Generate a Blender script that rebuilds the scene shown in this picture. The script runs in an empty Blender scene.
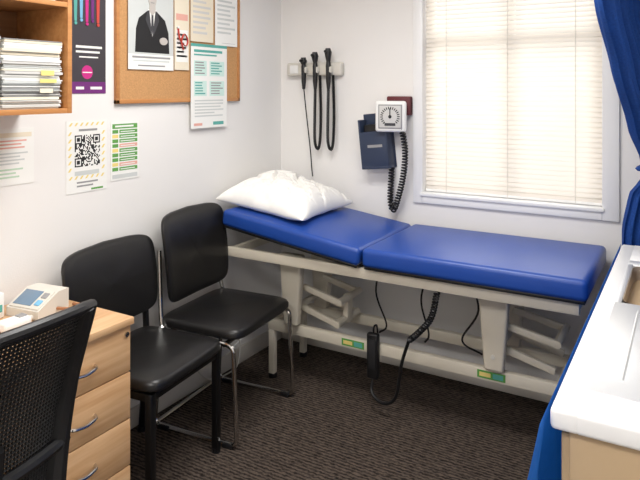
import bpy, bmesh, math, random
from mathutils import Vector, Matrix, Euler, noise
random.seed(4)
sc = bpy.context.scene
try:
    sc.view_settings.view_transform = 'Standard'
    sc.view_settings.look = 'None'
except Exception as e:
    print(e)

# ---------------------------------------------------------------- materials
def lin(c):
    out = []
    for v in c:
        v = v / 255.0
        out.append(v / 12.92 if v <= 0.04045 else ((v + 0.055) / 1.055) ** 2.4)
    return tuple(out) + (1.0,)

MATS = {}
def mat(name, rgb, rough=0.5, metal=0.0, bump=0.0, bscale=60.0, var=0.04, vscale=8.0,
        trans=0.0, spec=0.5, coat=0.0):
    if name in MATS:
        return MATS[name]
    m = bpy.data.materials.new(name)
    m.use_nodes = True
    nt = m.node_tree
    N, L = nt.nodes, nt.links
    b = N['Principled BSDF']
    b.inputs['Roughness'].default_value = rough
    b.inputs['Metallic'].default_value = metal
    b.inputs['Specular IOR Level'].default_value = spec
    b.inputs['Coat Weight'].default_value = coat
    tc = N.new('ShaderNodeTexCoord')
    nz = N.new('ShaderNodeTexNoise'); nz.inputs['Scale'].default_value = vscale
    nz.inputs['Detail'].default_value = 4
    L.new(tc.outputs['Object'], nz.inputs['Vector'])
    mx = N.new('ShaderNodeMix'); mx.data_type = 'RGBA'
    c = lin(rgb)
    mx.inputs['A'].default_value = tuple(x * (1 - var) for x in c[:3]) + (1,)
    mx.inputs['B'].default_value = tuple(min(1, x * (1 + var)) for x in c[:3]) + (1,)
    L.new(nz.outputs['Fac'], mx.inputs['Factor'])
    L.new(mx.outputs['Result'], b.inputs['Base Color'])
    if bump > 0:
        n2 = N.new('ShaderNodeTexNoise'); n2.inputs['Scale'].default_value = bscale
        n2.inputs['Detail'].default_value = 5
        L.new(tc.outputs['Object'], n2.inputs['Vector'])
        bp = N.new('ShaderNodeBump'); bp.inputs['Strength'].default_value = bump
        bp.inputs['Distance'].default_value = 0.01
        L.new(n2.outputs['Fac'], bp.inputs['Height'])
        L.new(bp.outputs['Normal'], b.inputs['Normal'])
    if trans > 0:
        tr = N.new('ShaderNodeBsdfTranslucent')
        L.new(mx.outputs['Result'], tr.inputs['Color'])
        ms = N.new('ShaderNodeMixShader'); ms.inputs[0].default_value = trans
        L.new(b.outputs[0], ms.inputs[1]); L.new(tr.outputs[0], ms.inputs[2])
        L.new(ms.outputs[0], N['Material Output'].inputs['Surface'])
    MATS[name] = m
    return m

def wood(name, rgb, rgb2, axis='Y', scale=6.0):
    m = bpy.data.materials.new(name); m.use_nodes = True
    nt = m.node_tree; N, L = nt.nodes, nt.links
    b = N['Principled BSDF']; b.inputs['Roughness'].default_value = 0.45
    tc = N.new('ShaderNodeTexCoord'); mp = N.new('ShaderNodeMapping')
    s = {'X': (0.6, 9, 9), 'Y': (9, 0.6, 9), 'Z': (9, 9, 0.6)}[axis]
    mp.inputs['Scale'].default_value = s
    nz = N.new('ShaderNodeTexNoise'); nz.inputs['Scale'].default_value = scale; nz.inputs['Detail'].default_value = 6
    L.new(tc.outputs['Object'], mp.inputs['Vector']); L.new(mp.outputs['Vector'], nz.inputs['Vector'])
    cr = N.new('ShaderNodeValToRGB')
    cr.color_ramp.elements[0].position = 0.35; cr.color_ramp.elements[0].color = lin(rgb)
    cr.color_ramp.elements[1].position = 0.7; cr.color_ramp.elements[1].color = lin(rgb2)
    L.new(nz.outputs['Fac'], cr.inputs['Fac']); L.new(cr.outputs['Color'], b.inputs['Base Color'])
    MATS[name] = m
    return m

def carpet():
    m = bpy.data.materials.new('carpet_ribbed'); m.use_nodes = True
    nt = m.node_tree; N, L = nt.nodes, nt.links
    b = N['Principled BSDF']; b.inputs['Roughness'].default_value = 0.95
    b.inputs['Specular IOR Level'].default_value = 0.15
    tc = N.new('ShaderNodeTexCoord')
    wv = N.new('ShaderNodeTexWave'); wv.wave_type = 'BANDS'; wv.bands_direction = 'Y'
    wv.inputs['Scale'].default_value = 17; wv.inputs['Distortion'].default_value = 4.0
    wv.inputs['Detail'].default_value = 2; wv.inputs['Detail Scale'].default_value = 3.5
    L.new(tc.outputs['Object'], wv.inputs['Vector'])
    mp = N.new('ShaderNodeMapping'); mp.inputs['Scale'].default_value = (0.45, 1.0, 1.0)
    L.new(tc.outputs['Object'], mp.inputs['Vector'])
    nz = N.new('ShaderNodeTexNoise'); nz.inputs['Scale'].default_value = 75; nz.inputs['Detail'].default_value = 3
    L.new(mp.outputs['Vector'], nz.inputs['Vector'])
    ad = N.new('ShaderNodeMix'); ad.data_type = 'FLOAT'; ad.inputs['Factor'].default_value = 0.68
    L.new(wv.outputs['Fac'], ad.inputs['A']); L.new(nz.outputs['Fac'], ad.inputs['B'])
    cr = N.new('ShaderNodeValToRGB')
    cr.color_ramp.elements[0].position = 0.30; cr.color_ramp.elements[0].color = lin((36, 31, 28))
    cr.color_ramp.elements[1].position = 0.72; cr.color_ramp.elements[1].color = lin((98, 86, 77))
    L.new(ad.outputs[0], cr.inputs['Fac']); L.new(cr.outputs['Color'], b.inputs['Base Color'])
    bp = N.new('ShaderNodeBump'); bp.inputs['Strength'].default_value = 0.5; bp.inputs['Distance'].default_value = 0.01
    L.new(ad.outputs[0], bp.inputs['Height']); L.new(bp.outputs['Normal'], b.inputs['Normal'])
    return m

M_wall = mat('wall_paint', (237, 235, 232), 0.7, bump=0.05, bscale=180, var=0.01)
M_ceil = mat('ceiling_paint', (240, 240, 238), 0.8, var=0.01)
M_trim = mat('trim_white', (240, 240, 239), 0.35, var=0.01)
M_skirt = mat('skirting_paint', (214, 208, 198), 0.45, var=0.02)
M_blind = mat('blind_slat', (238, 232, 223), 0.5, var=0.01, trans=0.32)
M_blue = mat('blue_vinyl', (30, 70, 152), 0.36, bump=0.04, bscale=300, var=0.05, spec=0.5)
M_cream = mat('cream_powdercoat', (226, 218, 200), 0.4, var=0.02)
M_pillow = mat('white_cotton', (242, 240, 235), 0.85, bump=0.12, bscale=25, var=0.01)
M_black = mat('black_vinyl', (24, 23, 23), 0.36, bump=0.05, bscale=350, var=0.1)
M_blackp = mat('black_plastic', (20, 20, 22), 0.4, var=0.1)
M_blackm = mat('black_metal', (18, 18, 19), 0.35, metal=0.2, var=0.1)
M_mesh = mat('black_mesh', (15, 15, 17), 0.6, var=0.1)
M_chrome = mat('chrome', (200, 198, 195), 0.18, metal=1.0, var=0.03)
M_steel = mat('stainless_steel', (226, 228, 230), 0.32, metal=0.55, var=0.03, vscale=20)
M_beech = wood('beech_laminate', (204, 158, 112), (222, 182, 138), 'Y')
M_beechs = wood('shelf_beech', (184, 124, 70), (202, 144, 88), 'Y')
M_shelfin = wood('shelf_back', (120, 78, 44), (136, 92, 56), 'Y')
M_cork = mat('cork', (196, 148, 98), 0.9, bump=0.3, bscale=220, var=0.3, vscale=160)
M_white = mat('white_plastic', (236, 236, 234), 0.4, var=0.01)
M_offw = mat('offwhite_plastic', (214, 210, 200), 0.45, var=0.02)
M_paper = mat('paper_white', (240, 240, 236), 0.8, var=0.01)
M_paperg = mat('paper_grey', (206, 205, 202), 0.8, var=0.03)
M_papercream = mat('paper_cream', (232, 222, 200), 0.8, var=0.02)
M_ink = mat('ink_black', (26, 26, 28), 0.7, var=0.05)
M_inkd = mat('ink_darkgrey', (62, 62, 66), 0.7, var=0.05)
M_inkg = mat('ink_grey', (150, 150, 150), 0.7, var=0.05)
M_pale = mat('ink_pale', (204, 208, 206), 0.7, var=0.05)
M_green = mat('ink_green', (96, 160, 76), 0.7, var=0.05)
M_yel = mat('ink_yellow', (236, 214, 130), 0.7, var=0.05)
M_red = mat('ink_red', (196, 70, 60), 0.7, var=0.05)
M_salmon = mat('ink_salmon', (226, 170, 156), 0.7, var=0.05)
M_mag = mat('ink_magenta', (196, 40, 130), 0.7, var=0.05)
M_teal = mat('ink_teal', (90, 170, 160), 0.7, var=0.05)
M_purp = mat('ink_purple', (110, 40, 116), 0.7, var=0.05)
M_dkp = mat('poster_charcoal', (60, 56, 62), 0.6, var=0.05)
M_lblue = mat('ink_lightblue', (120, 180, 214), 0.7, var=0.05)
M_mint = mat('ink_mint', (206, 232, 224), 0.7, var=0.03)
M_skin = mat('ink_photo_grey', (190, 184, 178), 0.7, var=0.1)
M_counter = mat('laminate_white', (238, 238, 238), 0.3, var=0.02)
M_tan = mat('cabinet_tan', (184, 158, 124), 0.55, var=0.05)
M_curt = mat('curtain_blue', (22, 72, 150), 0.8, bump=0.15, bscale=260, var=0.4, vscale=120, trans=0.3)
M_drape = mat('curtain_blue_backlit', (30, 104, 196), 0.75, bump=0.1, bscale=260, var=0.1, vscale=60, trans=0.3)  # same curtain cloth, with backlight painted in as a brighter blue
M_navy = mat('navy_plastic', (42, 54, 78), 0.5, var=0.1)
M_maroon = mat('maroon_case', (96, 36, 42), 0.6, var=0.1)
M_lcd = mat('lcd_panel', (110, 134, 156), 0.2, var=0.05)
M_sand = mat('brown_tag', (160, 110, 76), 0.6)
M_carpet = carpet()

# ---------------------------------------------------------------- mesh builder
class MB:
    def __init__(self, name):
        self.name = name; self.v = []; self.f = []; self.fm = []; self.mats = []
    def mi(self, m):
        if m not in self.mats: self.mats.append(m)
        return self.mats.index(m)
    def add(self, vs, fs, m, M=None):
        o = len(self.v)
        for p in vs:
            p = Vector(p)
            if M is not None: p = M @ p
            self.v.append(p)
        k = self.mi(m)
        for f in fs:
            self.f.append([i + o for i in f]); self.fm.append(k)
    def box(self, x0, x1, y0, y1, z0, z1, m, bevel=0.0, seg=2, M=None, taper=None):
        bm = bmesh.new()
        bmesh.ops.create_cube(bm, size=1.0)
        c = Vector(((x0 + x1) / 2, (y0 + y1) / 2, (z0 + z1) / 2)); s = (x1 - x0, y1 - y0, z1 - z0)
        for v in bm.verts:
            tx = ty = 1.0
            if taper and v.co.z < 0: tx, ty = taper
            v.co = Vector((v.co.x * s[0] * tx, v.co.y * s[1] * ty, v.co.z * s[2])) + c
        if bevel > 0:
            bmesh.ops.bevel(bm, geom=bm.edges[:], offset=min(bevel, min(s) * 0.49), segments=seg, affect='EDGES', profile=0.5)
        bm.verts.index_update()
        self.add([v.co.copy() for v in bm.verts], [[v.index for v in f.verts] for f in bm.faces], m, M)
        bm.free()
        return self
    def tube(self, pts, r, m, n=10, cyc=False, M=None, flat=1.0):
        pts = [Vector(p) for p in pts]
        P = [pts[0]]
        for p in pts[1:]:
            if (p - P[-1]).length > 1e-5: P.append(p)
        pts = P; k = len(pts)
        T = []
        for i in range(k):
            a = pts[(i - 1) % k] if (cyc or i > 0) else pts[i]
            b = pts[(i + 1) % k] if (cyc or i < k - 1) else pts[i]
            T.append((b - a).normalized())
        up = Vector((0, 0, 1)) if abs(T[0].z) < 0.9 else Vector((1, 0, 0))
        nrm = (up - T[0] * up.dot(T[0])).normalized()
        vs = []
        for i in range(k):
            nrm = (nrm - T[i] * nrm.dot(T[i])).normalized()
            bn = T[i].cross(nrm)
            rr = r[i] if isinstance(r, (list, tuple)) else r
            for j in range(n):
                a = 2 * math.pi * j / n
                vs.append(pts[i] + nrm * math.cos(a) * rr + bn * math.sin(a) * rr * flat)
        fs = []
        for i in range(k if cyc else k - 1):
            i2 = (i + 1) % k
            for j in range(n):
                j2 = (j + 1) % n
                fs.append([i * n + j, i * n + j2, i2 * n + j2, i2 * n + j])
        if not cyc:
            fs.append(list(range(n))[::-1]); fs.append([(k - 1) * n + j for j in range(n)])
        self.add(vs, fs, m, M)
        return self
    def cyl(self, a, b, r, m, r2=None, n=20, M=None):
        return self.tube([a, b], [r, r2 if r2 is not None else r], m, n=n, M=M)
    def grid(self, fn, nu, nv, m, M=None, closed_u=False):
        vs = [fn(i / (nu - 1), j / (nv - 1)) for i in range(nu) for j in range(nv)]
        fs = [[i * nv + j, (i + 1) * nv + j, (i + 1) * nv + j + 1, i * nv + j + 1] for i in range(nu - 1) for j in range(nv - 1)]
        self.add(vs, fs, m, M)
        return self
    def prism(self, pts, d, m, M=None):
        pts = [Vector(p) for p in pts]; d = Vector(d); n = len(pts)
        vs = pts + [p + d for p in pts]
        fs = [list(range(n))[::-1], [n + i for i in range(n)]] + [[i, (i + 1) % n, n + (i + 1) % n, n + i] for i in range(n)]
        self.add(vs, fs, m, M)
        return self
    def done(self, loc=None, rot=0.0, parent=None, smooth=True, ang=35, weld=0):
        c = Vector(loc) if loc is not None else Vector((0, 0, 0))
        me = bpy.data.meshes.new(self.name)
        if loc is None and self.v:
            mn = [min(p[i] for p in self.v) for i in range(3)]; mx = [max(p[i] for p in self.v) for i in range(3)]
            c = Vector([(a + b) / 2 for a, b in zip(mn, mx)])
            vs = [p - c for p in self.v]
        else:
            vs = self.v
        me.from_pydata([tuple(p) for p in vs], [], self.f)
        for m in self.mats: me.materials.append(m)
        for p, k in zip(me.polygons, self.fm): p.material_index = k
        bm = bmesh.new(); bm.from_mesh(me)
        if weld: bmesh.ops.remove_doubles(bm, verts=bm.verts[:], dist=weld)
        bmesh.ops.recalc_face_normals(bm, faces=bm.faces[:])
        bm.to_mesh(me); bm.free()
        if smooth:
            for p in me.polygons: p.use_smooth = True
            me.set_sharp_from_angle(angle=math.radians(ang))
        me.update()
        ob = bpy.data.objects.new(self.name, me)
        ob.location = c; ob.rotation_euler = (0, 0, rot)
        sc.collection.objects.link(ob)
        if parent: ob.parent = parent
        return ob

def fillet(pts, r, n=6):
    pts = [Vector(p) for p in pts]
    out = [pts[0]]
    for i in range(1, len(pts) - 1):
        a, b, c = pts[i - 1], pts[i], pts[i + 1]
        ra = min(r, (a - b).length * 0.49, (c - b).length * 0.49)
        p0 = b + (a - b).normalized() * ra; p2 = b + (c - b).normalized() * ra
        for k in range(n + 1):
            t = k / n
            out.append(p0 * (1 - t) ** 2 + b * 2 * t * (1 - t) + p2 * t * t)
    out.append(pts[-1])
    return out

def spline(pts, n=10):
    pts = [Vector(p) for p in pts]
    P = [pts[0] * 2 - pts[1]] + pts + [pts[-1] * 2 - pts[-2]]
    out = []
    for i in range(1, len(P) - 2):
        p0, p1, p2, p3 = P[i - 1], P[i], P[i + 1], P[i + 2]
        for k in range(n):
            t = k / n
            out.append(0.5 * ((2 * p1) + (p2 - p0) * t + (2 * p0 - 5 * p1 + 4 * p2 - p3) * t * t + (3 * p1 - p0 - 3 * p2 + p3) * t ** 3))
    out.append(pts[-1])
    return out

def coil(pts, R, turns_per_m, n=12):
    path = spline(pts, 24)
    L = [0]
    for a, b in zip(path, path[1:]): L.append(L[-1] + (b - a).length)
    tot = L[-1]; steps = int(tot * turns_per_m * n)
    out = []; j = 0; nrm = None
    for s in range(steps + 1):
        d = tot * s / steps
        while j < len(L) - 2 and L[j + 1] < d: j += 1
        t = (d - L[j]) / max(1e-6, L[j + 1] - L[j])
        p = path[j].lerp(path[j + 1], t); T = (path[j + 1] - path[j]).normalized()
        if nrm is None:
            up = Vector((1, 0, 0)) if abs(T.x) < 0.9 else Vector((0, 1, 0)); nrm = up
        nrm = (nrm - T * nrm.dot(T)).normalized(); bn = T.cross(nrm)
        a = 2 * math.pi * s / n
        out.append(p + nrm * math.cos(a) * R + bn * math.sin(a) * R)
    return out

# ---------------------------------------------------------------- room shell
XR, YF, ZC = 2.58, -4.6, 2.45
OX0, OX1, OZ0, OZ1 = 0.945, 1.85, 0.985, 2.20   # window opening
MB('floor').box(-0.1, XR + 0.1, YF - 0.1, 0.12, -0.1, 0.0, M_carpet).done(loc=(0, 0, 0), smooth=False)
MB('ceiling').box(-0.1, XR + 0.1, YF - 0.1, 0.12, ZC, ZC + 0.1, M_ceil).done(smooth=False)
MB('wall_left').box(-0.12, 0.0, YF - 0.1, 0.12, 0, ZC, M_wall).done(smooth=False)
MB('wall_right').box(XR, XR + 0.12, YF - 0.1, 0.12, 0, ZC, M_wall).done(smooth=False)
MB('wall_front').box(0, XR, YF - 0.12, YF, 0, ZC, M_wall).done(smooth=False)
w = MB('wall_back')
w.box(0, OX0, 0, 0.12, 0, ZC, M_wall).box(OX1, XR, 0, 0.12, 0, ZC, M_wall)
w.box(OX0, OX1, 0, 0.12, 0, OZ0, M_wall).box(OX0, OX1, 0, 0.12, OZ1, ZC, M_wall)
w.done(smooth=False)
MB('baseboard_left').box(0, 0.014, YF, 0, 0, 0.09, M_skirt, 0.003).done()
MB('baseboard_back').box(0.014, XR, -0.014, 0, 0, 0.09, M_skirt, 0.003).done()

wn = MB('window_1')
a = 0.055; ar = 0.075
wn.box(OX0 - a, OX0, -0.018, 0.0, OZ0 - a, OZ1 + a, M_trim, 0.004)
wn.box(OX1, OX1 + ar, -0.018, 0.0, OZ0 - a, OZ1 + a, M_trim, 0.004)
wn.box(OX0, OX1, -0.018, 0.0, OZ1, OZ1 + a, M_trim, 0.004)
wn.box(OX0, OX1, -0.018, 0.0, OZ0 - a, OZ0 - 0.012, M_trim, 0.004)
wn.box(OX0 - 0.01, OX1 + 0.01, -0.03, 0.07, OZ0 - 0.015, OZ0 + 0.004, M_trim, 0.004)
for x0, x1 in ((OX0, OX0 + 0.04), (OX1 - 0.04, OX1)):
    wn.box(x0, x1, 0.07, 0.11, OZ0, OZ1, M_trim, 0.003)
for z0, z1 in ((OZ0, OZ0 + 0.05), (1.79, 1.83), (OZ1 - 0.04, OZ1)):
    wn.box(OX0, OX1, 0.07, 0.11, z0, z1, M_trim, 0.003)
wn.box(1.39, 1.42, 0.07, 0.11, OZ0, OZ1, M_trim, 0.003)
wn.done()

bl = MB('venetian_blind')
z = OZ0 + 0.03; tilt = math.radians(57)
bx0, bx1 = OX0 + 0.004, OX1 - 0.004
while z < OZ1 - 0.04:
    hw = 0.015
    def fn(u, v, z=z):
        s = (v * 2 - 1) * hw
        bow = 0.0035 * (1 - (v * 2 - 1) ** 2)
        yy = 0.035 + s * math.cos(tilt) - bow * math.sin(tilt)
        zz = z + s * math.sin(tilt) + bow * math.cos(tilt)
        return Vector((bx0 + (bx1 - bx0) * u, yy, zz))
    bl.grid(fn, 2, 6, M_blind)
    z += 0.0245
bl.box(bx0, bx1, 0.02, 0.05, OZ1 - 0.035, OZ1 - 0.002, M_trim, 0.003)
bl.box(bx0, bx1, 0.022, 0.048, OZ0 + 0.006, OZ0 + 0.02, M_trim, 0.003)
for xx in (bx0 + 0.12, (bx0 + bx1) / 2, bx1 - 0.12):
    bl.tube([(xx, 0.02, OZ0 + 0.01), (xx, 0.02, OZ1 - 0.02)], 0.0012, M_offw, n=5)
bl.done(ang=60)

# ---------------------------------------------------------------- left wall paper things
def poster(name, y0, y1, z0, z1, base, rects=(), polys=(), x=0.001, seed=1):
    b = MB(name)
    b.box(x, x + 0.0015, y0, y1, z0, z1, base)
    W, H = y1 - y0, z1 - z0
    for r in rects:
        b.box(x + 0.001, x + 0.0019 + 0.0003 * (r[5] if len(r) > 5 else 0), y0 + W * r[0], y0 + W * r[1], z0 + H * r[2], z0 + H * r[3], r[4])
    for k, (pts, m) in enumerate(polys):
        b.prism([(x + 0.001, y0 + W * p[0], z0 + H * p[1]) for p in pts], (0.0012 + 0.0004 * k, 0, 0), m)
    return b.done(smooth=False)

def lines(a0, a1, b0, b1, n, m, rnd=random):
    out = []
    st = (b1 - b0) / n
    for i in range(n):
        out.append((a0, a0 + (a1 - a0) * rnd.uniform(0.65, 1.0), b1 - st * (i + 0.6), b1 - st * (i + 0.15), m))
    return out

def ell(cx, cy, rx, ry, n=18):
    return [(cx + rx * math.cos(2 * math.pi * k / n), cy + ry * math.sin(2 * math.pi * k / n)) for k in range(n)]

q = []
gn = 25; qx0, qx1, qz0, qz1 = 0.2, 0.82, 0.36, 0.80
for i in range(gn):
    for j in range(gn):
        cornerm = None
        for (ci, cj) in ((0, 0), (gn - 7, 0), (0, gn - 7)):
            if ci <= i < ci + 7 and cj <= j < cj + 7:
                dd = max(abs(i - ci - 3), abs(j - cj - 3)); cornerm = dd != 2
        on = cornerm if cornerm is not None else random.random() < 0.5
        if on:
            q.append((qx0 + (qx1 - qx0) * i / gn, qx0 + (qx1 - qx0) * (i + 1) / gn,
                      qz1 - (qz1 - qz0) * (j + 1) / gn, qz1 - (qz1 - qz0) * j / gn, M_ink, 1))
q += [(0.3, 0.75, 0.855, 0.885, M_inkg)] + lines(0.25, 0.78, 0.06, 0.16, 2, M_inkg) + [(0.2, 0.8, 0.24, 0.30, M_pale), (0.6, 0.9, 0.02, 0.045, M_green)]
qp = []
for k in range(7):
    for row, yy in enumerate((0.93, 0.19)):
        xx = 0.06 + 0.13 * k
        qp.append(([(xx, yy), (xx + 0.045, yy), (xx + 0.095, yy + 0.045), (xx + 0.05, yy + 0.045)], M_yel))
for k in range(6):
    for xx in (0.04, 0.86):
        yy = 0.30 + 0.10 * k
        qp.append(([(xx, yy), (xx + 0.045, yy), (xx + 0.095, yy + 0.05), (xx + 0.05, yy + 0.05)], M_yel))
b_ = MB('qr_code_poster')
b_.box(0.001, 0.0025, -1.574, -1.366, 1.118, 1.42, M_paper)
for r in q:
    b_.box(0.002, 0.0030, -1.574 + 0.208 * r[0], -1.574 + 0.208 * r[1], 1.118 + 0.302 * r[2], 1.118 + 0.302 * r[3], r[4])
for pts, m in qp:
    b_.prism([(0.002, -1.574 + 0.208 * p[0], 1.118 + 0.302 * p[1]) for p in pts], (0.001, 0, 0), m)
b_.done(smooth=False)
g = [(0.06, 0.94, 0.88, 0.96, M_green), (0.15, 0.8, 0.905, 0.935, M_paper, 1)]
for k in range(9):
    zz = 0.80 - 0.08 * k
    g.append((0.06, 0.26, zz, zz + 0.06, M_yel if k % 3 == 1 else M_green))
    g.append((0.30, 0.94, zz, zz + 0.06, M_salmon if k in (3, 7) else M_green))
    g.append((0.34, 0.85, zz + 0.02, zz + 0.034, M_paper, 1))
g.append((0.06, 0.94, 0.03, 0.10, M_pale))
poster('green_chart_poster', -1.345, -1.180, 1.145, 1.408, M_paper, g)
poster('notice_sheet', -1.93, -1.721, 1.19, 1.405, M_paper,
       [(0.05, 0.95, 0.84, 0.92, M_papercream)] + lines(0.08, 0.92, 0.62, 0.8, 3, M_salmon) + lines(0.08, 0.92, 0.34, 0.58, 4, M_pale) + lines(0.08, 0.92, 0.1, 0.3, 3, mat('ink_palegreen', (190, 214, 190), 0.7)))
poster('charcoal_event_poster', -1.78, -1.372, 1.535, 2.12, M_dkp,
       [(0, 1, 0, 0.085, M_purp), (0.62, 0.72, 0.03, 0.05, M_paper, 1), (0.80, 0.95, 0.03, 0.05, M_paper, 1),
        (0.62, 0.95, 0.33, 0.347, M_paper), (0.62, 0.92, 0.295, 0.31, M_paper), (0.66, 0.90, 0.26, 0.27, M_paper),
        (0.70, 0.82, 0.15, 0.157, M_paper, 2)],
       [(ell(0.76, 0.155, 0.07, 0.05), M_mag)]
       + [([(0.60 + 0.07 * k, 0.52 + 0.025 * (k % 2)), (0.63 + 0.07 * k, 0.52 + 0.025 * (k % 2)), (0.636 + 0.07 * k, 0.70), (0.63 + 0.07 * k, 0.76 + 0.02 * (k % 3)), (0.60 + 0.07 * k, 0.76), (0.594 + 0.07 * k, 0.70)], m)
          for k, m in enumerate((M_teal, M_lblue, M_mag, M_purp, M_red))]
       + [(ell(0.615 + 0.07 * k, 0.505 + 0.025 * (k % 2), 0.018, 0.012, 10), m) for k, m in enumerate((M_teal, M_lblue, M_mag, M_purp, M_red))])

cb = MB('corkboard')
CY0, CY1, CZ0, CZ1 = -1.322, -0.445, 1.488, 2.30
cb.box(0.001, 0.014, CY0, CY1, CZ0, CZ1, M_cork)
for (p0, p1, r0, r1) in ((CY0 - 0.004, CY1 + 0.004, CZ0, CZ0 + 0.018), (CY0 - 0.004, CY1 + 0.004, CZ1 - 0.018, CZ1),
                         (CY0 - 0.004, CY0 + 0.014, CZ0, CZ1), (CY1 - 0.014, CY1 + 0.004, CZ0, CZ1)):
    cb.box(0.001, 0.02, p0, p1, r0, r1, M_beechs, 0.002)
cb.done()
X = 0.0205
man = [([(0.14, 0.12), (0.16, 0.36), (0.22, 0.47), (0.40, 0.55), (0.62, 0.55), (0.80, 0.47), (0.88, 0.34), (0.90, 0.12)], M_ink),
       ([(0.42, 0.57), (0.60, 0.57), (0.51, 0.28)], M_paper),
       ([(0.49, 0.54), (0.53, 0.54), (0.54, 0.38), (0.51, 0.31), (0.485, 0.38)], M_inkd),
       ([(0.40, 0.55), (0.44, 0.56), (0.51, 0.28), (0.46, 0.34), (0.36, 0.46)], M_inkd),
       ([(0.62, 0.55), (0.58, 0.56), (0.51, 0.28), (0.57, 0.34), (0.66, 0.46)], M_inkd),
       ([(0.45, 0.64), (0.57, 0.64), (0.58, 0.55), (0.51, 0.51), (0.44, 0.55)], M_skin),
       (ell(0.51, 0.69, 0.09, 0.105), M_skin),
       ([(0.415, 0.70), (0.42, 0.77), (0.47, 0.82), (0.56, 0.82), (0.605, 0.77), (0.605, 0.70), (0.58, 0.755), (0.44, 0.755)], M_ink),
       (ell(0.76, 0.25, 0.09, 0.04), M_skin),
       ([(0.47, 0.645), (0.55, 0.645), (0.545, 0.635), (0.475, 0.635)], M_inkg),
       ([(0.46, 0.71), (0.49, 0.71), (0.49, 0.702), (0.46, 0.702)], M_inkd),
       ([(0.53, 0.71), (0.56, 0.71), (0.56, 0.702), (0.53, 0.702)], M_inkd)]
man = [([(p[0], 0.18 + (p[1] - 0.12) * 1.02) for p in pts], m) for pts, m in man]
poster('portrait_poster', -1.262, -0.974, 1.645, 2.09, M_pale, [(0.0, 1.0, 0.0, 0.16, M_paper), (0.08, 0.92, 0.12, 0.14, M_inkg, 1), (0.10, 0.9, 0.085, 0.10, M_pale, 1), (0.2, 0.8, 0.035, 0.05, M_inkg, 1)], man, x=X)
poster('lanyard_notice', -0.966, -0.862, 1.65, 2.05, M_papercream, [(0.1, 0.9, 0.1, 0.5, M_paper), (0.1, 0.9, 0.62, 0.7, M_salmon)] + lines(0.15, 0.85, 0.14, 0.46, 6, M_inkg), x=X)
poster('cream_memo', -0.85, -0.675, 1.80, 2.10, M_papercream, lines(0.1, 0.9, 0.1, 0.9, 9, M_paperg), x=X)
poster('white_memo', -0.66, -0.47, 1.79, 2.07, M_paper, [(0.3, 0.9, 0.05, 0.055, M_inkg)] + lines(0.1, 0.9, 0.2, 0.9, 8, M_pale), x=X)
poster('health_info_poster', -0.852, -0.565, 1.352, 1.79, M_paper,
       [(0.0, 1.0, 0.965, 1.0, M_teal), (0.08, 0.86, 0.90, 0.93, M_teal), (0.08, 0.7, 0.86, 0.878, M_teal),
        (0.08, 0.42, 0.62, 0.80, M_mint), (0.50, 0.92, 0.62, 0.80, M_mint),
        (0.08, 0.42, 0.38, 0.56, M_mint), (0.50, 0.92, 0.38, 0.56, M_mint),
        (0.08, 0.3, 0.03, 0.06, M_salmon), (0.6, 0.9, 0.03, 0.07, M_teal)]
       + [(r[0], r[1], r[2], r[3], r[4], 1) for r in lines(0.11, 0.38, 0.63, 0.79, 5, M_inkg) + lines(0.54, 0.88, 0.63, 0.79, 5, M_teal) + lines(0.11, 0.38, 0.39, 0.55, 5, M_teal) + lines(0.54, 0.88, 0.39, 0.55, 5, M_inkg) + lines(0.1, 0.9, 0.12, 0.34, 6, M_pale)], x=X + 0.003)
ln = MB('red_lanyard')
ln.tube(spline([(0.030, -0.95, 1.86), (0.034, -0.94, 1.80), (0.034, -0.90, 1.77), (0.034, -0.885, 1.80), (0.034, -0.91, 1.83), (0.034, -0.93, 1.79), (0.034, -0.915, 1.75)], 8), 0.006, M_red, n=6, flat=0.3)
ln.cyl((0.024, -0.95, 1.86), (0.036, -0.95, 1.86), 0.006, M_white)
ln.done()

# wall shelf with paper
SX, SY1, SZ0 = 0.30, -1.776, 1.467
sh = MB('wall_shelf'); t = 0.018; SY0 = -2.75; SZ1 = 2.2
sh.box(0.001, SX, SY1 - t, SY1, SZ0, SZ1, M_beechs, 0.001)
sh.box(0.001, SX, SY0, SY0 + t, SZ0, SZ1, M_beechs, 0.001)
for zz in (SZ0, 1.845, SZ1 - t):
    sh.box(0.001, SX - 0.001, SY0 + t, SY1 - t, zz, zz + t, M_beechs, 0.001)
sh.box(0.001, 0.006, SY0 + t, SY1 - t, SZ0, SZ1, M_shelfin)
sh.box(0.001, SX - 0.001, -2.28, -2.262, SZ0, SZ1, M_beechs, 0.001)
sh.done()
def stack(name, ya, yb, z0, z1, x0, x1):
    b = MB(name); z = z0
    while z < z1:
        h = random.choice((0.002, 0.003, 0.004, 0.006, 0.009)); h = min(h, z1 - z + 0.001)
        dx, dy = random.uniform(-0.012, 0.004), random.uniform(-0.007, 0.007)
        m = random.choice((M_paper, M_paperg, M_paperg, M_paper, M_papercream, M_pale, M_inkg, M_inkg))
        b.box(x0 + dx, x1 + dx, ya + dy, yb + dy, z, z + h - 0.0006, m)
        z += h
    return b.done(smooth=False)
stack('paper_stack', -2.03, -1.812, SZ0 + t + 0.0005, 1.72, 0.03, 0.288)
stack('paper_stack', -2.255, -2.045, SZ0 + t + 0.0005, 1.75, 0.03, 0.288)
stack('paper_stack', -2.06, -1.83, 1.8635, 1.90, 0.03, 0.288)
sn = MB('sticky_notes')
sn.box(0.2925, 0.294, -1.895, -1.845, 1.60, 1.618, M_yel).box(0.2925, 0.294, -1.90, -1.835, 1.575, 1.588, M_yel).box(0.2925, 0.294, -1.90, -1.85, 1.54, 1.555, M_papercream)
sn.done()

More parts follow.
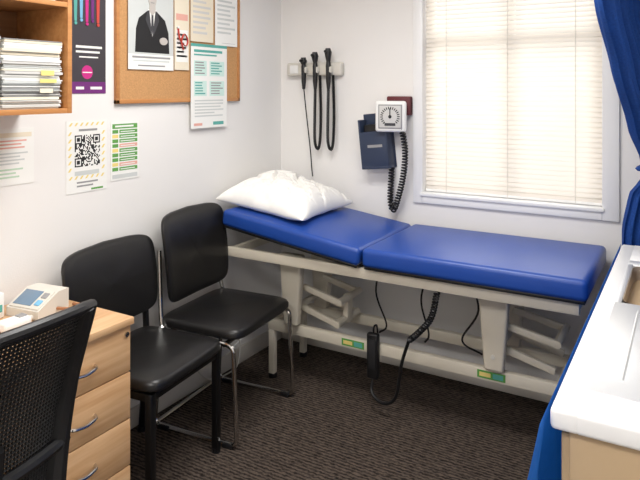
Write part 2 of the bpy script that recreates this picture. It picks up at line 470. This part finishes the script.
# ---------------------------------------------------------------- diagnostic set
d = MB('diagnostic_wall_set')
d.box(0.075, 0.455, -0.05, -0.001, 1.635, 1.715, M_offw, 0.012, 3)
d.box(0.10, 0.16, -0.055, -0.04, 1.65, 1.70, M_white, 0.004)
for k, xx in enumerate((0.215, 0.295, 0.385)):
    hz = (0, 0.03, 0.05)[k]
    d.box(xx - 0.02, xx + 0.02, -0.085, -0.045, 1.65, 1.69, M_offw, 0.008)
    d.tube([(xx, -0.075, 1.555), (xx, -0.075, 1.60), (xx, -0.075, 1.69), (xx, -0.075, 1.71 + hz * 0.3)], [0.009, 0.014, 0.016, 0.011], M_blackp, n=14)
    d.tube([(xx, -0.075, 1.70 + hz * 0.3), (xx, -0.078, 1.72 + hz), (xx, -0.08, 1.745 + hz)], [0.012, 0.022, 0.014], M_blackp, n=14)
    d.cyl((xx, -0.07, 1.725 + hz), (xx, -0.115, 1.725 + hz), 0.014, M_blackp, 0.008)
d.tube(spline([(0.215, -0.075, 1.56), (0.225, -0.06, 1.40), (0.245, -0.05, 1.20), (0.25, -0.04, 1.08), (0.25, -0.03, 1.03)], 10), 0.004, M_blackp, n=6)
for xx in (0.295, 0.385):
    d.tube(coil([(xx, -0.075, 1.555), (xx - 0.012, -0.06, 1.40), (xx - 0.012, -0.06, 1.25), (xx + 0.008, -0.06, 1.20), (xx + 0.024, -0.06, 1.25), (xx + 0.024, -0.05, 1.42), (xx + 0.015, -0.045, 1.64)], 0.0065, 150, 8), 0.0034, M_blackp, n=5)
d.done()

# ---------------------------------------------------------------- wall blood pressure monitor
b = MB('wall_blood_pressure_monitor')
Mt = Matrix.Translation((0.70, -0.0, 1.27)) @ Euler((0, math.radians(-6), 0)).to_matrix().to_4x4()
b.box(-0.105, 0.075, -0.012, -0.002, -0.16, 0.15, M_navy, 0.004, M=Mt)
b.box(-0.095, 0.065, -0.10, -0.088, -0.15, 0.05, M_navy, 0.006, M=Mt)
b.box(-0.10, -0.088, -0.10, -0.005, -0.15, 0.12, M_navy, 0.004, M=Mt)
b.box(0.058, 0.07, -0.10, -0.005, -0.15, 0.12, M_navy, 0.004, M=Mt)
b.box(-0.10, 0.07, -0.10, -0.005, -0.16, -0.145, M_navy, 0.004, M=Mt)
b.box(-0.08, 0.05, -0.08, -0.02, -0.14, 0.09, M_blackp, 0.015, M=Mt)
b.box(-0.05, 0.04, -0.102, -0.1, -0.04, -0.025, M_inkg, M=Mt)
G = Matrix.Translation((0.80, -0.11, 1.405)) @ Euler((0, 0, math.radians(12))).to_matrix().to_4x4()
b.box(-0.085, 0.085, -0.02, 0.02, -0.085, 0.085, M_white, 0.014, 3, M=G)
b.box(-0.066, 0.066, -0.024, -0.018, -0.066, 0.066, M_inkg, 0.004, M=G)
b.box(-0.06, 0.06, -0.0255, -0.02, -0.06, 0.06, M_paperg, 0.004, M=G)
b.cyl((0, -0.0255, 0), (0, -0.029, 0), 0.009, M_ink, n=16, M=G)
b.box(-0.0025, 0.0025, -0.0295, -0.0255, -0.01, 0.045, M_ink, M=G)
b.box(-0.03, 0.03, -0.0265, -0.0255, -0.05, -0.035, M_inkd, M=G)
for k in range(20):
    aa = math.radians(225 - k * 14)
    Mr = G @ Matrix.Rotation(-aa, 4, 'Y')
    b.box(0.040, 0.054, -0.0268, -0.0252, -0.0026, 0.0026, M_ink, M=Mr)
b.box(-0.03, 0.03, 0.015, 0.11, -0.03, 0.03, M_blackp, 0.006, M=G)
b.box(0.745, 0.885, -0.05, -0.004, 1.41, 1.515, M_maroon, 0.008)
b.tube(coil([(0.86, -0.10, 1.34), (0.875, -0.09, 1.22), (0.86, -0.08, 1.08), (0.82, -0.07, 0.94), (0.79, -0.06, 0.885), (0.77, -0.05, 0.95), (0.775, -0.04, 1.12)], 0.013, 62, 10), 0.0055, M_blackp, n=6)
b.done()

# ---------------------------------------------------------------- examination bed
BE = MB('examination_bed')
BY0, BY1 = -0.70, -0.06
def pad(x0, x1, y0, y1, z0, z1, M=None):
    BE.box(x0, x1, y0, y1, z0, z1, M_blue, 0.022, 5, M=M)
    BE.box(x0 + 0.01, x1 - 0.01, y0 + 0.01, y1 - 0.01, z0 - 0.010, z0 + 0.004, M_blackp, 0.003, M=M)
pad(0.915, 1.875, BY0, BY1, 0.738, 0.825)
HM = Matrix.Translation((0.897, 0, 0.736)) @ Euler((0, math.radians(7.5), 0)).to_matrix().to_4x4()
pad(-0.812, 0.0, BY0, BY1, 0.0, 0.085, M=HM)
FY0, FY1 = -0.64, -0.13
for yy in (FY0, FY1):
    BE.box(0.10, 1.84, yy - 0.015, yy + 0.015, 0.672, 0.722, M_cream, 0.005)
for xx in (0.12, 0.86, 1.3, 1.82):
    BE.box(xx - 0.015, xx + 0.015, FY0, FY1, 0.675, 0.718, M_cream, 0.004)
for yy in (FY0 + 0.05, FY1 - 0.05):
    BE.tube([(0.86, yy, 0.71), (0.18, yy, 0.82)], 0.012, M_cream, n=8)
BE.tube([(0.42, -0.375, 0.68), (0.28, -0.375, 0.79)], 0.014, M_chrome, n=10)
for yy in (-0.47, -0.16):
    BE.box(0.245, 1.76, yy - 0.018, yy + 0.018, 0.258, 0.312, M_cream, 0.005)
for xx in (0.265, 1.74):
    BE.box(xx - 0.02, xx + 0.02, -0.47, -0.16, 0.26, 0.31, M_cream, 0.004)
    for yy in (-0.47, -0.16):
        BE.box(xx - 0.017, xx + 0.017, yy - 0.017, yy + 0.017, 0.02, 0.26, M_cream, 0.004)
        BE.cyl((xx, yy, 0.0), (xx, yy, 0.022), 0.024, M_blackp)
for xx in (0.41, 1.47):
    for yy in (-0.50, -0.19):
        BE.box(xx - 0.07, xx + 0.07, yy - 0.024, yy + 0.024, 0.32, 0.69, M_cream, 0.012, 3, taper=(0.6, 1.0))
        BE.cyl((xx, yy - 0.028, 0.385), (xx, yy + 0.03, 0.385), 0.010, M_offw)
    BE.tube([(xx, -0.5, 0.40), (xx, -0.19, 0.40)], 0.018, M_cream, n=10)
def arm(xa, za, xb, zb, yy, h=0.032):
    v = Vector((xb - xa, 0, zb - za)); L = v.length; an = math.atan2(-(zb - za), xb - xa)
    Mx = Matrix.Translation((xa, yy, za)) @ Euler((0, an, 0)).to_matrix().to_4x4()
    BE.box(-0.014, L + 0.014, -0.012, 0.012, -h / 2, h / 2, M_cream, 0.006, M=Mx)
for yy in (-0.43, -0.22):
    arm(0.41, 0.40, 0.64, 0.34, yy)
    arm(0.45, 0.50, 0.65, 0.455, yy)
    arm(1.47, 0.40, 1.70, 0.345, yy)
    arm(1.50, 0.50, 1.72, 0.46, yy)
BE.tube([(0.64, -0.44, 0.34), (0.64, -0.2, 0.34)], 0.020, M_cream)
BE.tube([(0.655, -0.44, 0.455), (0.655, -0.2, 0.455)], 0.018, M_cream)
BE.tube([(1.72, -0.44, 0.46), (1.72, -0.2, 0.46)], 0.018, M_cream)
BE.box(0.63, 0.66, -0.35, -0.29, 0.32, 0.47, M_cream, 0.006)
BE.tube([(0.80, -0.33, 0.62), (1.15, -0.33, 0.64)], 0.024, M_blackp)
BE.tube([(1.15, -0.33, 0.64), (1.40, -0.33, 0.65)], 0.012, M_chrome)
for xx in (0.76, 1.45):
    BE.box(xx - 0.06, xx + 0.065, -0.4895, -0.4875, 0.268, 0.302, M_green)
    BE.box(xx - 0.05, xx + 0.0, -0.4905, -0.4885, 0.276, 0.294, M_yel)
    BE.box(xx + 0.01, xx + 0.055, -0.4905, -0.4885, 0.274, 0.296, M_teal)
BE.box(0.855, 0.915, -0.525, -0.492, 0.15, 0.37, M_blackp, 0.01, 3)
BE.box(0.865, 0.905, -0.529, -0.52, 0.20, 0.345, M_ink, 0.004)
BE.tube(fillet([(0.885, -0.505, 0.36), (0.885, -0.505, 0.40), (0.885, -0.47, 0.40), (0.885, -0.455, 0.34)], 0.02), 0.005, M_blackp, n=6)
BE.tube(spline([(0.885, -0.51, 0.155), (0.89, -0.53, 0.09), (0.96, -0.56, 0.07), (1.03, -0.57, 0.12), (1.06, -0.57, 0.28), (1.10, -0.58, 0.40)], 10), 0.008, M_blackp, n=7)
BE.tube(coil([(1.10, -0.58, 0.40), (1.16, -0.60, 0.46), (1.22, -0.61, 0.54), (1.25, -0.62, 0.66)], 0.011, 75, 10), 0.0045, M_blackp, n=6)
for xs in ((0.84, 0.80, 0.86), (1.10, 1.05, 1.09), (1.28, 1.34, 1.26)):
    BE.tube(spline([(xs[0], -0.3, 0.68), (xs[1], -0.3, 0.50), (xs[2], -0.3, 0.34), (xs[1] + 0.02, -0.3, 0.29)], 8), 0.005, M_blackp, n=6)
BE.done()

# pillow
P = MB('pillow')
PM = Matrix.Translation((0.285, -0.365, 0.908)) @ Euler((math.radians(0), math.radians(7.0), math.radians(2))).to_matrix().to_4x4()
LX, LY = 0.268, 0.29
def pil(top):
    def fn(u, v):
        a = u * 2 - 1; c = v * 2 - 1
        x = LX * a * (1 - 0.08 * (1 - c * c)); y = LY * c * (1 - 0.11 * (1 - a * a))
        x += 0.010 * noise.noise(Vector((c * 3, a * 2, 5.5))); y += 0.010 * noise.noise(Vector((a * 3, c * 2, 2.5)))
        e = max(0, (1 - abs(a) ** 2.8)) ** 0.5 * max(0, (1 - abs(c) ** 2.8)) ** 0.5
        if top:
            h = 0.118 * e * (1 - 0.12 * a)
            n1 = abs(noise.noise(Vector((x * 6 + y * 7, y * 4 - x * 3, 1.3))))
            n2 = abs(noise.noise(Vector((x * 13 - y * 12, y * 10, 4.2))))
            n3 = abs(noise.noise(Vector((x * 22 + y * 6, y * 20, 7.7))))
            h += e * (0.022 - 0.20 * max(0, 0.17 - n1) - 0.12 * max(0, 0.14 - n2) - 0.06 * max(0, 0.12 - n3))
            h += 0.026 * e * noise.noise(Vector((x * 5, y * 6, 9)))
            z = 0.03 + h
        else:
            z = 0.03 - 0.03 * min(1, e * 1.8)
        return Vector((x, y, z))
    return fn
P.grid(pil(True), 110, 100, M_pillow, PM); P.grid(pil(False), 110, 100, M_pillow, PM)
P.done(ang=80, weld=0.0006)

# ---------------------------------------------------------------- visitor chairs
def cushion(b, cx, cy, w, dd, z0, z1, m, M=None, crown=0.012):
    def outline(t, k):
        c, s = math.cos(t), math.sin(t); n = 0.26
        return (cx + k * dd / 2 * math.copysign(abs(c) ** n, c), cy + k * w / 2 * math.copysign(abs(s) ** n, s))
    prof = [(0.0, z0), (0.9, z0), (0.97, z0 + 0.006), (1.0, z0 + 0.3 * (z1 - z0)), (1.0, z0 + 0.65 * (z1 - z0)), (0.975, z1 - 0.006), (0.93, z1), (0.6, z1 + crown * 0.7), (0.0, z1 + crown)]
    def fn(u, v):
        i = v * (len(prof) - 1); i0 = int(round(i)); k, z = prof[i0]
        x, y = outline(2 * math.pi * u, max(k, 0.001)); return Vector((x, y, z))
    b.grid(fn, 65, len(prof), m, M)

def chair_back(b, w, z0, z1, x_b, x_t, m, th=0.034, bow=0.03, n=0.24):
    rings = [(0.001, 1.0), (0.5, 1.0), (0.85, 0.95), (0.95, 0.8), (0.99, 0.5), (1.0, 0.15)]
    prof = [(k, h) for k, h in rings] + [(1.0, -0.15)] + [(k, -h) for k, h in reversed(rings[:-1])]
    def fn(u, v):
        k, off = prof[int(round(v * (len(prof) - 1)))]
        t = 2 * math.pi * u; c, s = math.cos(t), math.sin(t)
        yy = k * math.copysign(abs(c) ** n, c); zz = k * math.copysign(abs(s) ** n, s)
        Y = yy * w / 2 * (1 - 0.03 * (zz < 0) * abs(zz)); Z = (z0 + z1) / 2 + zz * (z1 - z0) / 2 - (0.014 * yy * yy if zz > 0 else -0.008 * yy * yy)
        tt = (Z - z0) / (z1 - z0)
        Xb = x_b + (x_t - x_b) * tt + bow * yy * yy + 0.012 * math.sin(math.pi * min(1, max(0, tt)))
        return Vector((Xb + off * th / 2, Y, Z))
    b.grid(fn, 81, len(prof), m)

c = MB('visitor_chair')
cushion(c, 0.0, 0, 0.47, 0.44, 0.435, 0.485, M_black)
chair_back(c, 0.53, 0.55, 0.905, -0.205, -0.248, M_black)
for s in (-1, 1):
    y = 0.212 * s
    c.box(0.165, 0.195, y - 0.015, y + 0.015, 0.008, 0.435, M_blackm, 0.004)
    c.box(-0.2, 0.195, y - 0.012, y + 0.012, 0.405, 0.435, M_blackm, 0.004)
    c.tube(fillet([(-0.225, y, 0.008), (-0.195, y, 0.42), (-0.205, y * 1.02, 0.55), (-0.235, y * 1.05, 0.84)], 0.06), 0.014, M_blackm, n=8)
    c.cyl((0.18, y, 0), (0.18, y, 0.02), 0.018, M_blackp); c.cyl((-0.225, y, 0), (-0.225, y, 0.02), 0.018, M_blackp)
c.box(0.168, 0.19, -0.2, 0.2, 0.405, 0.433, M_blackm, 0.004)
c.box(-0.21, -0.185, -0.2, 0.2, 0.40, 0.433, M_blackm, 0.004)
c.done(loc=(0.305, -1.405, 0), rot=math.radians(6))

c = MB('visitor_chair')
cushion(c, 0.0, 0, 0.51, 0.45, 0.455, 0.505, M_black)
chair_back(c, 0.49, 0.55, 0.97, -0.19, -0.240, M_black)
for s in (-1, 1):
    y = 0.255 * s
    c.tube(fillet([(-0.235, y * 0.86, 0.80), (-0.212, y * 0.93, 0.56), (-0.19, y, 0.445), (0.17, y, 0.445), (0.20, y, 0.43), (0.22, y, 0.011), (-0.23, y, 0.011), (-0.2, y * 0.96, 0.43)], 0.045), 0.0105, M_chrome, n=10)
    c.box(-0.20, -0.14, y - 0.014, y + 0.014, 0.0, 0.02, M_blackp, 0.003)
    c.box(0.15, 0.20, y - 0.014, y + 0.014, 0.0, 0.02, M_blackp, 0.003)
c.tube([(0.15, -0.255, 0.44), (0.15, 0.255, 0.44)], 0.010, M_chrome)
c.tube([(-0.16, -0.255, 0.44), (-0.16, 0.255, 0.44)], 0.010, M_chrome)
c.tube([(-0.228, -0.255, 0.012), (-0.228, 0.255, 0.012)], 0.0105, M_chrome)
c.done(loc=(0.29, -0.885, 0), rot=math.radians(5))

# ---------------------------------------------------------------- desk and pedestal
DX, DY1 = 0.525, -1.692
dk = MB('desk')
dk.box(0.02, DX, -3.3, DY1, 0.727, 0.752, M_beech, 0.003)
dk.box(0.03, 0.05, -3.28, DY1 - 0.02, 0.35, 0.727, M_beech, 0.002)
dk.box(0.05, DX - 0.02, -3.28, -3.255, 0.0, 0.727, M_beech, 0.002)
dk.box(0.05, DX - 0.04, DY1 - 0.03, DY1 - 0.012, 0.0, 0.727, M_beech, 0.002)
dk.done()
pd = MB('drawer_pedestal')
PY0, PY1 = -2.12, DY1 - 0.035
pd.box(0.06, DX - 0.035, PY0, PY1, 0.03, 0.724, M_beech, 0.002)
for k in range(4):
    z1 = 0.722 - k * 0.165; z0 = max(0.035, z1 - 0.161)
    pd.box(DX - 0.034, DX - 0.014, PY0, PY1 + 0.030, z0, z1, M_beech, 0.003)
    zc = (z0 + z1) / 2 - 0.005; yc = -1.905
    pd.tube(fillet([(DX - 0.016, yc - 0.055, zc), (DX + 0.008, yc - 0.045, zc), (DX + 0.012, yc, zc - 0.006), (DX + 0.008, yc + 0.045, zc), (DX - 0.016, yc + 0.055, zc)], 0.015), 0.0055, M_chrome, n=8)
pd.cyl((DX - 0.02, -1.716, 0.695), (DX - 0.008, -1.716, 0.695), 0.009, M_chrome)
for xx in (0.10, 0.45):
    for yy in (PY0 + 0.05, PY1 - 0.05):
        pd.cyl((xx, yy, 0.0), (xx, yy, 0.035), 0.02, M_blackp)
pd.done()

# desk items
e = MB('desk_blood_pressure_meter')
EM = Matrix.Translation((0.19, -1.835, 0.753)) @ Euler((0, 0, math.radians(8))).to_matrix().to_4x4()
e.prism([(-0.075, -0.07, 0.0), (-0.075, 0.07, 0.0), (-0.075, 0.07, 0.075), (-0.075, 0.02, 0.075), (-0.075, -0.07, 0.03)], (0.15, 0, 0), M_offw, M=EM)
TM = EM @ Matrix.Translation((0, -0.025, 0.0535)) @ Euler((math.radians(26.6), 0, 0)).to_matrix().to_4x4()
e.box(-0.068, 0.068, -0.045, 0.045, -0.004, 0.004, M_offw, 0.003, M=TM)
e.box(-0.058, 0.025, -0.035, 0.035, 0.002, 0.006, M_lcd, 0.001, M=TM)
e.box(0.035, 0.06, -0.03, -0.005, 0.002, 0.008, M_lblue, 0.003, M=TM)
e.box(0.035, 0.06, 0.005, 0.03, 0.002, 0.008, M_inkg, 0.003, M=TM)
e.tube(spline([(0.26, -1.81, 0.77), (0.30, -1.78, 0.765), (0.33, -1.75, 0.758), (0.29, -1.72, 0.758), (0.24, -1.725, 0.758)], 8), 0.006, M_sand, n=6)
e.done()
e = MB('tissue_box')
e.box(0.03, 0.14, -2.08, -1.93, 0.7525, 0.84, M_white, 0.006)
e.box(0.139, 0.1415, -2.07, -1.94, 0.775, 0.80, M_teal)
e.prism([(0.06, -2.02, 0.838), (0.11, -2.02, 0.838), (0.10, -1.99, 0.885), (0.07, -2.0, 0.88)], (0, 0.02, 0), M_paper)
e.done()
e = MB('infrared_thermometer')
e.box(0.24, 0.30, -2.03, -1.93, 0.7525, 0.79, M_white, 0.014, 4)
e.box(0.255, 0.285, -1.97, -1.94, 0.788, 0.794, M_inkg, 0.003)
e.cyl((0.27, -1.935, 0.772), (0.27, -1.915, 0.772), 0.012, M_offw, 0.008)
e.done()

# ---------------------------------------------------------------- office chair
o = MB('office_chair')
def bk(u, v):
    yy = u * 2 - 1; zt = v
    hw = 0.195 + 0.05 * math.sin(min(1, zt * 1.1) * math.pi / 2)
    z = 0.60 + 0.46 * zt - 0.012 * yy * yy * zt
    x = -0.235 - 0.07 * zt + 0.045 * yy * yy + 0.03 * math.sin(math.pi * zt)
    return Vector((x, yy * hw, z))
nu, nv = 50, 48
for j in range(1, nv):
    o.tube([bk(0.02 + 0.96 * i / 16, j / nv) for i in range(17)], 0.0036, M_mesh, n=4)
for i in range(1, nu):
    o.tube([bk(i / nu, 0.02 + 0.96 * j / 14) for j in range(15)], 0.0036, M_mesh, n=4)
fr = [bk(i / 20, 0) for i in range(21)] + [bk(1, j / 20) for j in range(1, 21)] + [bk(1 - i / 20, 1) for i in range(1, 21)] + [bk(0, 1 - j / 20) for j in range(1, 20)]
o.tube(fr, 0.014, M_blackp, n=10, cyc=True)
for uu in (0.04, 0.96):
    o.tube([bk(uu, j / 20) for j in range(21)], [0.034 - 0.016 * (j / 20) for j in range(21)], M_blackp, n=10)
o.tube([bk(0.5, t / 10) + Vector((-0.03, 0, 0)) for t in range(0, 6)], 0.02, M_blackp, n=8)
o.tube([bk(i / 12, 0.30) + Vector((-0.014, 0, 0)) for i in range(13)], 0.014, M_blackp, n=8)
o.tube(fillet([(-0.27, 0, 0.68), (-0.28, 0, 0.50), (-0.22, 0, 0.42), (0.0, 0, 0.42)], 0.06), 0.022, M_blackp, n=10)
cushion(o, 0.0, 0, 0.49, 0.46, 0.45, 0.52, M_black, crown=0.015)
o.box(-0.12, 0.12, -0.1, 0.1, 0.40, 0.45, M_blackp, 0.01)
o.cyl((0, 0, 0.08), (0, 0, 0.25), 0.03, M_blackp); o.cyl((0, 0, 0.25), (0, 0, 0.41), 0.016, M_chrome)
for k in range(5):
    an = 2 * math.pi * k / 5 + 0.3; dx, dy = math.cos(an), math.sin(an)
    o.tube([(0, 0, 0.11), (0.15 * dx, 0.15 * dy, 0.10), (0.28 * dx, 0.28 * dy, 0.075)], [0.03, 0.024, 0.016], M_blackp, n=8)
    o.cyl((0.28 * dx, 0.28 * dy, 0.075), (0.28 * dx, 0.28 * dy, 0.05), 0.008, M_chrome)
    for q2 in (-1, 1):
        o.cyl((0.28 * dx - dy * 0.006 * q2, 0.28 * dy + dx * 0.006 * q2, 0.026), (0.28 * dx - dy * 0.024 * q2, 0.28 * dy + dx * 0.024 * q2, 0.026), 0.026, M_blackp)
o.done(loc=(0.745, -2.515, 0), rot=math.radians(180))

# ---------------------------------------------------------------- sink counter
k = MB('sink_counter')
KX, KY0, KY1, KZ = 1.962, -1.914, -0.33, 0.90
bx = (2.03, 2.44, -1.15, -0.68)
SX0, SX1, SYa, SYb = 2.02, 2.50, -1.80, -0.62
k.box(KX, SX0, KY0, KY1, KZ - 0.045, KZ, M_counter, 0.01, 3)
k.box(SX1, XR - 0.002, KY0, KY1, KZ - 0.045, KZ, M_counter, 0.004)
k.box(SX0 - 0.012, SX1 + 0.01, KY0, SYa, KZ - 0.045, KZ, M_counter, 0.01, 3)
k.box(SX0 - 0.012, SX1 + 0.01, SYb, KY1, KZ - 0.045, KZ, M_counter, 0.004)
k.box(SX0 - 0.008, SX1 + 0.008, SYa - 0.008, bx[2], KZ - 0.012, KZ + 0.004, M_steel, 0.003)
k.box(SX0 - 0.008, SX1 + 0.008, bx[3], SYb + 0.008, KZ - 0.012, KZ + 0.004, M_steel, 0.003)
k.box(SX0 - 0.008, bx[0], bx[2] - 0.005, bx[3] + 0.005, KZ - 0.012, KZ + 0.004, M_steel, 0.002)
k.box(bx[1], SX1 + 0.008, bx[2] - 0.005, bx[3] + 0.005, KZ - 0.012, KZ + 0.004, M_steel, 0.002)
for i in range(8):
    xx = 2.08 + i * 0.05
    k.tube([(xx, -1.72, KZ + 0.003), (xx, -1.22, KZ + 0.003)], 0.004, M_steel, n=8)
def basin(u, v):
    n = 0.22; prof = [(1.0, 0.0), (0.97, -0.02), (0.95, -0.12), (0.88, -0.155), (0.5, -0.16), (0.06, -0.163)]
    kk, z = prof[int(round(v * 5))]
    t = 2 * math.pi * u; c_, s_ = math.cos(t), math.sin(t)
    hx, hy = (bx[1] - bx[0]) / 2 + 0.004, (bx[3] - bx[2]) / 2 + 0.004
    return Vector(((bx[0] + bx[1]) / 2 + kk * hx * math.copysign(abs(c_) ** n, c_), (bx[2] + bx[3]) / 2 + kk * hy * math.copysign(abs(s_) ** n, s_), KZ + 0.002 + z))
M_basin = mat('basin_steel', (150, 138, 128), 0.35, metal=0.9, var=0.06)
k.grid(basin, 65, 6, M_basin)
k.cyl((2.235, -0.915, KZ - 0.164), (2.235, -0.915, KZ - 0.155), 0.04, M_chrome)
k.cyl((2.535, -0.915, KZ), (2.535, -0.915, KZ + 0.05), 0.022, M_chrome)
k.tube(fillet([(2.535, -0.915, KZ + 0.04), (2.535, -0.915, KZ + 0.22), (2.36, -0.915, KZ + 0.22), (2.36, -0.915, KZ + 0.16)], 0.06), 0.011, M_chrome)
k.box(KX + 0.035, XR - 0.002, KY0 + 0.022, KY1 - 0.01, 0.10, KZ - 0.045, M_tan, 0.002)
k.box(KX + 0.07, XR - 0.002, KY0 + 0.06, KY1 - 0.02, 0.0, 0.10, M_blackp)
for i in range(3):
    ya = KY0 + 0.03 + i * 0.51
    k.box(KX + 0.018, KX + 0.036, ya, ya + 0.50, 0.11, KZ - 0.06, M_tan, 0.002)
    k.tube(fillet([(KX + 0.02, ya + 0.40, 0.76), (KX + 0.012, ya + 0.40, 0.76), (KX + 0.012, ya + 0.46, 0.76), (KX + 0.02, ya + 0.46, 0.76)], 0.01), 0.003, M_chrome)
k.done()

# ---------------------------------------------------------------- privacy curtain
cu = MB('privacy_curtain')
keys = [
    (2.40, (1.93, -1.05), (1.95, -0.08), 0.028),
    (1.85, (1.95, -0.95), (2.02, -0.08), 0.028),
    (1.62, (1.975, -0.72), (2.10, -0.08), 0.028),
    (1.40, (2.01, -0.50), (2.20, -0.08), 0.024),
    (1.26, (2.045, -0.38), (2.26, -0.08), 0.018),
    (1.18, (2.04, -0.30), (2.24, -0.08), 0.014),
    (1.10, (1.99, -0.27), (2.20, -0.08), 0.018),
    (0.95, (1.965, -0.26), (2.18, -0.08), 0.022),
    (0.50, (1.96, -0.27), (2.18, -0.08), 0.024),
    (0.06, (1.955, -0.28), (2.18, -0.08), 0.026)]
def kv(z):
    for a_, b2 in zip(keys, keys[1:]):
        if a_[0] >= z >= b2[0]:
            t = (a_[0] - z) / (a_[0] - b2[0]); t = t * t * (3 - 2 * t) * 0.4 + t * 0.6
            A = Vector(a_[1]).lerp(Vector(b2[1]), t); B = Vector(a_[2]).lerp(Vector(b2[2]), t)
            return A, B, a_[3] + (b2[3] - a_[3]) * t
    return Vector(keys[-1][1]), Vector(keys[-1][2]), keys[-1][3]
def cf(u, v):
    z = 2.40 - v * 2.34
    A, B, am = kv(z); p = A.lerp(B, u); dr = (B - A).normalized(); nn = Vector((-dr.y, dr.x))
    w_ = math.sin(u * 2 * math.pi * 9 + 0.6 * math.sin(z * 3)) * am + 0.3 * am * math.sin(u * 2 * math.pi * 21 + z * 4)
    q_ = p + nn * w_
    return Vector((q_.x, q_.y, z))
cu.grid(cf, 180, 70, M_curt)
def df(u, v):
    y = -0.26 - u * (1.70 - 0.05 * v * v)
    z = 0.885 - v * 0.78
    bulge = 0.030 * min(1, v * 5) * (0.5 + 0.5 * min(1, u * 2.5))
    x = 1.952 - bulge - 0.012 * min(1, v * 4) * math.sin(u * 2 * math.pi * 8 + v * 1.2)
    return Vector((x, y, z))
cu.grid(df, 120, 24, M_drape)
cu.box(1.935, 1.955, -3.2, -0.02, 2.405, 2.43, M_white, 0.002)
for i in range(12):
    yy = -1.0 + i * 0.08
    cu.cyl((1.945, yy, 2.395), (1.945, yy, 2.41), 0.004, M_white, n=8)
cu.tube(fillet([(2.30, -0.012, 1.24), (2.10, -0.33, 1.22), (2.03, -0.33, 1.22), (2.06, -0.10, 1.22), (2.28, -0.012, 1.24)], 0.05), 0.012, M_curt, n=8, flat=2.0)
cu.done(ang=80)

# ---------------------------------------------------------------- outlet and cables
ot = MB('power_outlet')
ot.box(0.001, 0.012, -0.90, -0.78, 0.13, 0.20, M_white, 0.004)
ot.box(0.012, 0.045, -0.885, -0.845, 0.145, 0.185, M_white, 0.006)
for yy in (-0.825, -0.80):
    ot.box(0.012, 0.015, yy - 0.006, yy + 0.006, 0.15, 0.17, M_inkg, 0.001)
ot.done()
pc = MB('power_cable')
pc.tube(spline([(0.052, -0.865, 0.165), (0.045, -0.80, 0.12), (0.03, -0.66, 0.16), (0.03, -0.55, 0.12), (0.03, -0.42, 0.15), (0.10, -0.34, 0.20), (0.2, -0.30, 0.25)], 10), 0.005, M_white, n=7)
pc.tube(spline([(0.052, -0.865, 0.155), (0.045, -0.74, 0.04), (0.05, -0.60, 0.012), (0.05, -0.50, 0.03), (0.03, -0.46, 0.14), (0.03, -0.55, 0.20)], 10), 0.004, M_offw, n=7)
pc.done()

# ---------------------------------------------------------------- lights
for i, (lx, ly) in enumerate(((1.15, -1.45), (1.3, -3.5))):
    f = MB('added_fill_panel')  # unseen ceiling fixture, added as a housing for the fill lamp
    f.box(lx - 0.62, lx + 0.62, ly - 0.32, ly + 0.32, ZC - 0.03, ZC - 0.001, M_white, 0.004)
    f.done()
    L = bpy.data.lights.new('added_fill_lamp', 'AREA'); L.shape = 'RECTANGLE'; L.size = 1.2; L.size_y = 0.6  # area lamp added out of view to fill the closed room
    L.energy = (34, 46)[i]; L.color = (1.0, 0.98, 0.955)
    lo = bpy.data.objects.new('added_fill_lamp', L); lo.location = (lx, ly, ZC - 0.035); sc.collection.objects.link(lo)
L = bpy.data.lights.new('daylight_outside', 'AREA'); L.shape = 'RECTANGLE'; L.size = 1.6; L.size_y = 1.8
L.energy = 30; L.color = (1.0, 0.99, 0.97)
lo = bpy.data.objects.new('daylight_outside', L); lo.location = (1.4, 0.75, 1.9)
lo.rotation_euler = (math.radians(-80), 0, 0); sc.collection.objects.link(lo)

wd = bpy.data.worlds.new('world'); sc.world = wd; wd.use_nodes = True
bg = wd.node_tree.nodes['Background']
bg.inputs['Color'].default_value = (0.95, 0.97, 1.0, 1); bg.inputs['Strength'].default_value = 0.6

# ---------------------------------------------------------------- camera
cam = bpy.data.cameras.new('camera'); co = bpy.data.objects.new('camera', cam); sc.collection.objects.link(co)
co.location = (2.21, -3.257, 1.55)
co.rotation_euler = (math.radians(90), 0, math.radians(30.6))
cam.sensor_width = 36; cam.lens = 35.2; cam.shift_y = -150 / 640; cam.clip_start = 0.05
sc.camera = co
